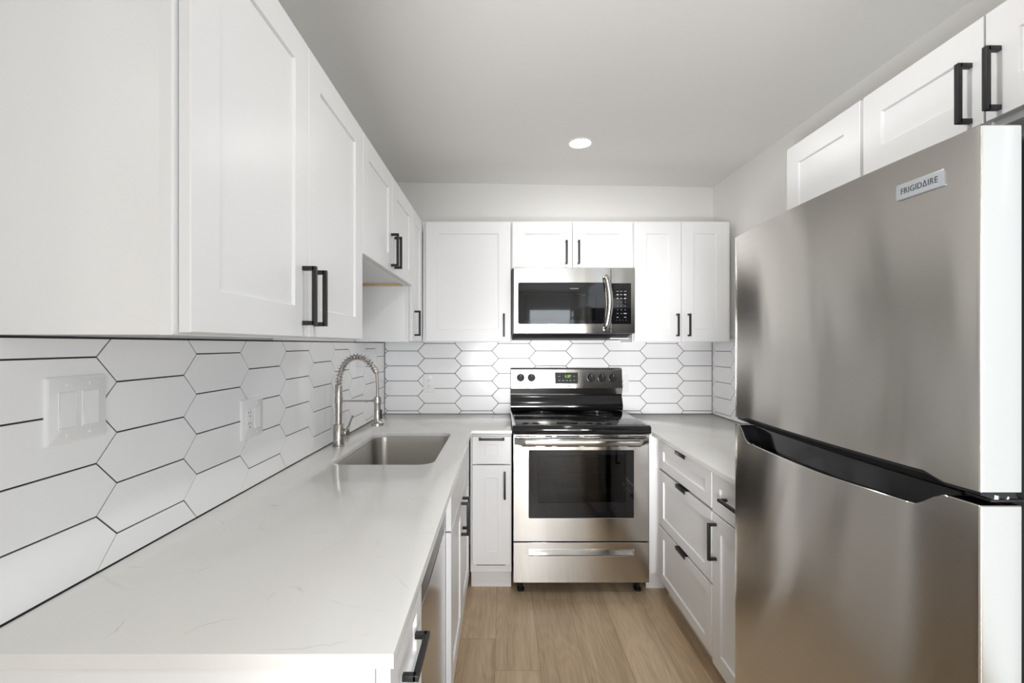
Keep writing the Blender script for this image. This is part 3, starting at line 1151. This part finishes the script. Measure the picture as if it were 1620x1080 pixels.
a_ = rrect(kx(878.4), kx(914.6), dz0, dz1, .004)
m.loops([[TF.pt(u, v, w) for u, v in a_] for w in (0, .002)])
dp = m.build('clock_display', M['black_plastic'], bg)
text_mesh('1:37', .025, TF, kx(898.2), KZ + .0085, .0022, 'clock_digits', M['green_led'], dp, label='green lit digits')
for u, v, w in ((kx(884.8), KZ + .0095, .012), (kx(908.5), KZ + .0095, .007), (kx(884.8), KZ - .0185, .012), (kx(891), KZ - .0185, .014), (kx(897), KZ - .0185, .012), (kx(902.5), KZ - .0185, .010), (kx(908.5), KZ - .0185, .007)):
    m = MB()
    tbox(m, u - w / 2, u + w / 2, v - .0018, v + .0018, .0021, .0024)
    m.build('touch_key', M['grey_print'], dp)
text_mesh('FRIGIDAIRE', .0085, TF, kx(897.3), 1.40 - (610.4 - 545) * 3.10 / 720, .0003, 'brand_lettering', M['dark_print'], bg, spacing=1.15, bold=.0002)

# ------------------------------------------------------------------ microwave
MF = 2.82
FM = face_back(MF)
t = thing('microwave_oven', 'stainless steel over-the-range microwave with black glass door, hung above the stove', 'microwave', (.443, 3.0, 1.44))
mx0, mx1 = .0625, .8215
cxa, cxb, cya, cyb, cza, czb = .125, .600, MF + .034, MF + .30, 1.535, 1.745
m = MB()
m.box(mx0, cxa, 2.853, 3.178, 1.467, 1.8745)
m.box(cxb, mx1, 2.853, 3.178, 1.467, 1.8745)
m.box(cxa, cxb, 2.853, 3.178, 1.467, cza)
m.box(cxa, cxb, 2.853, 3.178, czb, 1.8745)
m.box(cxa, cxb, cyb, 3.178, cza, czb)
m.build('body', M['fridge_side'], t, label='dark metal housing')
m = MB()
m.face([(cxa, cyb - .001, cza), (cxb, cyb - .001, cza), (cxb, cyb - .001, czb), (cxa, cyb - .001, czb)])
m.face([(cxa + .001, cya, cza), (cxa + .001, cyb, cza), (cxa + .001, cyb, czb), (cxa + .001, cya, czb)])
m.face([(cxb - .001, cya, cza), (cxb - .001, cyb, cza), (cxb - .001, cyb, czb), (cxb - .001, cya, czb)])
m.face([(cxa, cya, cza + .001), (cxb, cya, cza + .001), (cxb, cyb, cza + .001), (cxa, cyb, cza + .001)])
m.face([(cxa, cya, czb - .001), (cxb, cya, czb - .001), (cxb, cyb, czb - .001), (cxa, cyb, czb - .001)])
m.build('cooking_cavity', M['microwave_cavity'], t, smooth=0)
m = MB()
m.lathe([(.125, 0), (.130, .004), (.132, .010), (.12, .008)], (.362, 2.985, cza + .006), n=40)
m.build('turntable', M['rack_wire'], t)
m = MB()
holed_panel(m, FM, (.0735, .6755, 1.4700, 1.8755), (.1018, .6404, 1.529, 1.7838), -.032, 0, r=.010)
door = m.build('door', M['stainless'], t)
m = MB()
holed_panel(m, FM, (.1023, .6399, 1.5295, 1.7833), (.143, .5836, 1.554, 1.710), -.012, -.0012, r=.003, ch=.0003)
m.build('glass_border', M['black_glass'], door)
FM.box(MB(), .142, .5846, 1.553, 1.711, -.010, -.003).build('window_glass', M['microwave_glass'], door)
text_mesh('FRIGIDAIRE', .0095, FM, (908.5 - 794) * MF / 720, 1.40 + (545 - 456.4) * MF / 720, -.0010, 'brand_lettering', M['grey_print'], door, spacing=1.1)
# control side
m = MB()
rr_panel(m, FM, .6775, .8245, 1.4700, 1.8755, -.032, 0, r=.004)
cp = m.build('control_panel', M['stainless'], t)
m = MB()
rr_panel(m, FM, .6785, .8005, 1.5275, 1.7805, -.001, .0010, r=.003, ch=.0003)
kp = m.build('keypad', M['black_glass'], cp)


def mpx(x): return (955 + x / 12 - 794) * MF / 720
def mpz(y): return 1.40 + (545 - 440 - y / 12) * MF / 720


for row, y in enumerate((455, 528, 600)):
    for colm, x in enumerate((263, 335, 407)):
        text_mesh(str(row * 3 + colm + 1), .0095, FM, mpx(x), mpz(y), .0012, 'key_digit', M['grey_print'], kp)
text_mesh('0', .0095, FM, mpx(335), mpz(672), .0012, 'key_digit', M['grey_print'], kp)
for x, y, w, hgt in ((263, 248, .016, .0022), (335, 248, .015, .0022), (407, 248, .017, .0022), (263, 312, .011, .007), (335, 312, .013, .003), (407, 312, .014, .007),
                     (263, 383, .010, .006), (335, 383, .013, .003), (407, 383, .013, .006), (263, 668, .010, .002), (407, 668, .018, .005),
                     (263, 740, .014, .003), (407, 740, .014, .003), (245, 796, .006, .006), (303, 796, .006, .006), (362, 796, .006, .006), (423, 796, .006, .006)):
    m = MB()
    FM.box(m, mpx(x) - w / 2, mpx(x) + w / 2, mpz(y) - hgt / 2, mpz(y) + hgt / 2, .0010, .0013)
    m.build('key_label', M['ring_print' if y > 780 else 'grey_print'], kp)
# curved door handle
m = MB()
rings = []
for i in range(31):
    s = i / 30
    z = 1.490 + s * (1.832 - 1.490)
    bow = math.sin(PI * s)
    u = .6395 + .024 * bow
    k = min(1, s / .06, (1 - s) / .06)
    wc = .006 + .030 * (k * k * (3 - 2 * k)) + .012 * bow
    hw = .0135 + .002 * bow
    rings.append([FM.pt(u + hw * math.cos(a), z, wc - .005 + .0065 * math.sin(a)) for a in [2 * PI * j / 14 for j in range(14)]])
m.loops(rings)
FM.box(m, .628, .650, 1.486, 1.508, 0.0002, .012, .002)
FM.box(m, .628, .650, 1.814, 1.836, 0.0002, .012, .002)
m.build('handle', M['stainless'], door, smooth=50)
m = MB()
m.loops([[(mx0 + .01, 2.86, 1.4665), (mx1 - .01, 2.86, 1.4665), (mx1 - .01, 3.175, 1.4665), (mx0 + .01, 3.175, 1.4665)],
         [(mx0 + .03, 2.90, 1.443), (mx1 - .03, 2.90, 1.443), (mx1 - .01, 3.175, 1.430), (mx0 + .01, 3.175, 1.430)]])
m.build('underside_vent', M['black_plastic'], t)
MB().box(mx1 - .13, mx1 - .012, 2.90, 2.99, 1.436, 1.4435).build('work_light', M['plastic_white'], t)
MB().box(.0735, .102, 2.824, 2.85, 1.8757, 1.8763).build('top_clip', M['dark_slot'], t)

# ------------------------------------------------------------------ refrigerator
t = thing('refrigerator', 'stainless steel top-freezer refrigerator filling the near end of the side wall', 'refrigerator', (1.13, 1.10, 0))
Y0, Y1 = .720, 1.480
SF = M['stainless_fridge']


def bowx(y, off=0.0):
    tt = (y - 1.10) / .38
    return .7575 - .0185 * (1 - tt * tt) + off


def plan(off):
    pts = [(.7610, Y0), (.7588, Y0 + .0006), (.7577, Y0 + .0018), (bowx(Y0 + .0035), Y0 + .0035)]
    n = 44
    for i in range(1, n):
        y = Y0 + .0035 + (Y1 - Y0 - .007) * i / n
        pts.append((bowx(y), y))
    pts += [(bowx(Y1 - .0035), Y1 - .0035), (.7577, Y1 - .0018), (.7588, Y1 - .0006), (.7610, Y1)]
    return [(x + off, y) for x, y in pts]


def smooth(s):
    s = max(0, min(1, s))
    return s * s * (3 - 2 * s)


def upper_bottom(y):
    return 1.1665 + .0105 * smooth((y - .775) / .035) * smooth((1.425 - y) / .035)


def scoop(y):
    return smooth((y - .772) / .062) * smooth((1.448 - y) / .058)


def lower_top(y):
    return 1.1450 - scoop(y) * (.0335 + .010 * smooth((y - .80) / .3))


BX = .822


def door_skin(name, off, zb, zt):
    m = MB()
    bm = m.bm
    pl = plan(off)
    full = [(BX, Y0)] + pl + [(BX, Y1)]
    bot, top, top2 = [], [], []
    for i, (x, y) in enumerate(full):
        bot.append(bm.verts.new((x, y, zb(y))))
        top.append(bm.verts.new((x, y, zt(y) - .0015)))
        top2.append(bm.verts.new((min(x + .0015, BX), min(max(y, Y0 + .0015), Y1 - .0015), zt(y))))
    n = len(full)
    for i in range(n - 1):
        bm.faces.new((bot[i], bot[i + 1], top[i + 1], top[i]))
        bm.faces.new((top[i], top[i + 1], top2[i + 1], top2[i]))
    bm.faces.new((bot[-1], bot[0], top[0], top[-1]))
    bm.faces.new((top[-1], top[0], top2[0], top2[-1]))
    return m, bot, top2


m, bot, top2 = door_skin('freezer_door', 0, upper_bottom, lambda y: 1.748)
m.bm.faces.new(top2)
up = m.build('freezer_door', SF, t, smooth=40)
# black cap under the freezer door
m = MB()
pl = plan(.0065)
a_ = [(x, min(max(y, Y0 + .006), Y1 - .006)) for x, y in pl]
ring0 = [(BX - .002, Y0 + .006)] + a_ + [(BX - .002, Y1 - .006)]
m.loops([[(x + (.012 if 1 else 0) * (0 if x > .8 else 1) + .004, y, 1.1545) for x, y in ring0], [(x, y, 1.1600 + .010 * smooth((y - .775) / .035) * smooth((1.425 - y) / .035)) for x, y in ring0], [(x, y, 1.186) for x, y in ring0]])
m.build('door_bottom_cap', M['black_plastic'], up, label='black plastic grip strip')
FR = face_right(0)
# badge
yb0, yb1 = .7715, .8585
m = MB()
bw = lambda y: bowx(y)
a_ = rrect(yb0, yb1, 1.6695, 1.6985, .003)
b_ = rrect(yb0 + .0008, yb1 - .0008, 1.6703, 1.6977, .0025)
m.loops([[(bowx(y) + .0005, y, z) for y, z in a_], [(bowx(y) - .0030, y, z) for y, z in a_], [(bowx(y) - .0036, y, z) for y, z in b_]])
bd = m.build('brand_badge', M['badge_steel'], up, label='small grey brand plate')


class BowFace:
    def pt(self, u, v, w):
        y = -u
        return Vector((bowx(y) - w, y, v))


text_mesh('FRIGID\u0394IRE', .0152, BowFace(), -(yb0 + yb1) / 2, 1.684, .0037, 'brand_lettering', M['dark_print'], bd, spacing=1.10, bold=.00005, sx=.80)
# lower door
m, bot, top2 = door_skin('fridge_door', .0, lambda y: .07, lower_top)
m.bm.faces.new(list(reversed(bot)))
lo = m.build('refrigerator_door', SF, t, smooth=40)
# black top cap with the scooped grip
m = MB()
pl = [(.775, Y0 + .0016)] + [p for p in plan(0) if Y0 + .004 < p[1] < Y1 - .004] + [(.775, Y1 - .0016)]
# finer sampling along the scoop
ys = [Y0 + .0016] + [Y0 + .006 + (Y1 - Y0 - .012) * i / 110 for i in range(111)] + [Y1 - .0016]
rows = []
for y in ys:
    xf = bowx(y) + .0014 if Y0 + .003 < y < Y1 - .003 else .760
    k = scoop(y)
    zf = lower_top(y) - .0006
    dp_ = .030 * k
    sec = [(0, zf - .004), (0, zf + .0008), (.0035, zf + .0022 * k + .0008), (.010, zf - .003 * k), (.016, zf - .010 * k), (.020, zf - dp_), (.040, zf - dp_ - .002 * k), (.0465, zf - dp_ * .8), (.0495, 1.1415), (.0510, 1.1445)]
    row = [(min(xf + w, BX - .004), y, z) for w, z in sec]
    row.append((BX - .002, y, 1.1445))
    rows.append(row)
m.loops(rows, False, False, closed=False)
m.build('grip_pocket', M['black_gloss'], lo, smooth=50, label='glossy black recessed door grip')
# cabinet, gasket, hinge
MB().box(.834, 1.455, Y0 + .004, Y1 - .002, .035, 1.738, .004).build('cabinet_body', M['fridge_side'], t, label='dark grey cabinet body')
m = MB()
m.box(BX + .0005, .8338, Y0 + .012, Y1 - .012, 1.172, 1.736)
m.box(BX + .0005, .8338, Y0 + .012, Y1 - .012, .08, 1.138)
m.build('door_gasket', M['dark_slot'], t)
m = MB()
m.box(.778, .834, Y0 + .004, Y0 + .045, 1.1490, 1.1535, .001)
hg = m.build('center_hinge', M['black_plastic'], t)
m = MB()
m.lathe([(.0075, 0), (.0075, .006), (.005, .0065), (.005, .014)], (.790, Y0 + .012, 1.1535), n=16)
m.lathe([(.0045, 0), (.0045, .004), (.002, .005)], (.8085, Y0 + .010, 1.1535), n=12)
m.build('hinge_pin', M['chrome'], hg, label='shiny hinge pin')
m = MB()
for y in (.79, 1.41):
    m = MB()
    m.lathe([(.022, 0), (.022, .02), (.012, .022), (.012, .036)], (.88, y, .0005), n=16)
    m.build('leveling_foot', M['black_plastic'], t)
for y in (.79, 1.41):
    m = MB()
    m.lathe([(.022, 0), (.022, .02), (.012, .022), (.012, .036)], (1.40, y, .0005), n=16)
    m.build('leveling_foot', M['black_plastic'], t)

# ------------------------------------------------------------------ switches and outlets


def plate(name, label, cat, fr, u0, u1, v0, v1, kinds, group=None):
    """kinds: list of 'rocker' / 'outlet', one for each gang from u0"""
    w = TW
    t = thing(name, label, cat, fr.pt((u0 + u1) / 2, v0, w), group)
    m = MB()
    a = rrect(u0, u1, v0, v1, .004)
    b2 = rrect(u0 + .004, u1 - .004, v0 + .004, v1 - .004, .003)
    m.loops([[fr.pt(u, v, w + .0002) for u, v in a], [fr.pt(u, v, w + .0035) for u, v in a], [fr.pt(u, v, w + .0065) for u, v in b2]])
    m.build('cover_plate', M['plastic_white'], t)
    n = len(kinds)
    gw = (u1 - u0) / n
    vc = (v0 + v1) / 2
    for i, k in enumerate(kinds):
        uc = u0 + gw * (i + .5)
        if n == 2:
            uc = (u0 + u1) / 2 + (i - .5) * .0475
        m = MB()
        holed_panel(m, fr, (uc - .0175, uc + .0175, vc - .0345, vc + .0345), (uc - .0162, uc + .0162, vc - .0332, vc + .0332), w + .0060, w + .0078, r=.001, ch=.0003)
        m.build('insert_frame', M['plastic_white'], t)
        m = MB()
        if k == 'rocker':
            pr = [(-.0325, .0066), (-.0325, .0100), (0, .0078), (.0325, .0074), (.0325, .0066)]
            m.loops([[fr.pt(uc + s * .0155, vc + dv, w + dw) for dv, dw in pr] for s in (-1, 1)])
            m.build('rocker', M['plastic_white'], t, smooth=20)
        else:
            fr.box(m, uc - .0158, uc + .0158, vc - .0328, vc + .0328, w + .0064, w + .0085, .0008)
            so = m.build('socket', M['plastic_white'], t)
            for sgn in (-1, 1):
                cv = vc + sgn * .0175
                for du, hh in ((-.0058, .0085), (.0058, .007)):
                    fr.box(MB(), uc + du - .0011, uc + du + .0011, cv + .002 - hh / 2 + .002, cv + .002 + hh / 2 + .002, w + .0084, w + .0087).build('slot', M['dark_slot'], so)
                MB().lathe([(.0026, 0), (.0026, .0003)], fr.pt(uc, cv - .0075, w + .0084), fr.n, n=12).build('ground_hole', M['dark_slot'], so)
        for sgn in (-1, 1):
            MB().lathe([(.0034, 0), (.0034, .0006), (.0024, .0012)], fr.pt(uc, vc + sgn * .0475, w + .0060), fr.n, n=14).build('screw', M['plastic_white'], t)
    return t


plate('light_switch', 'white double rocker light switch nearest the camera on the tiled wall', 'light switch', LW, .8140, .9390, 1.2150, 1.3400, ['rocker', 'rocker'])
plate('power_outlet', 'white outlet and switch on one plate, between the light switch and the sink', 'outlet', LW, 1.4270, 1.5530, 1.0960, 1.2240, ['outlet', 'rocker'])
plate('power_outlet', 'single white outlet on the back tiles between the faucet and the range', 'outlet', BW, -0.5490, -0.4710, 1.0660, 1.1930, ['outlet'])
plate('power_outlet', 'single white outlet half hidden behind the range control panel', 'outlet', BW, 0.8030, 0.8850, 1.0700, 1.1930, ['outlet'])

# ------------------------------------------------------------------ ceiling lights


def downlight(x, y, label, power, group=None):
    z = ceil_z(x, y)
    t = thing('recessed_light', label, 'ceiling light', (x, y, z), group)
    MB().lathe([(.058, -.0025), (.066, -.004), (.074, -.003), (.076, .002), (.058, .002)], (x, y, z), n=48, cap=False).build('trim_ring', M['plastic_white'], t)
    MB().lathe([(.0, -.0018), (.058, -.0018), (.058, .001), (.0, .001)], (x, y, z), n=48).build('lens', M['lamp_lens'], t, label='glowing lens')
    area_light('downlight', (x, y, z - .008), (0, 0, 0), .115, .115, power, (1.0, 0.985, 0.96), 'DISK')
    return t


downlight(0.432, 2.51, 'round glowing recessed ceiling light in front of the range', 2.3)
downlight(0.39, 1.05, 'round recessed ceiling light out of frame above the camera', 5.5)
downlight(-1.2, -0.9, 'added round recessed ceiling light in the unseen living area, towards the side wall', 2.5)  # unseen lamp added to light the living area
downlight(0.4, -1.2, 'added round recessed ceiling light in the unseen living area, by the glazed door', 3)  # second added lamp, unseen, for light from behind the camera
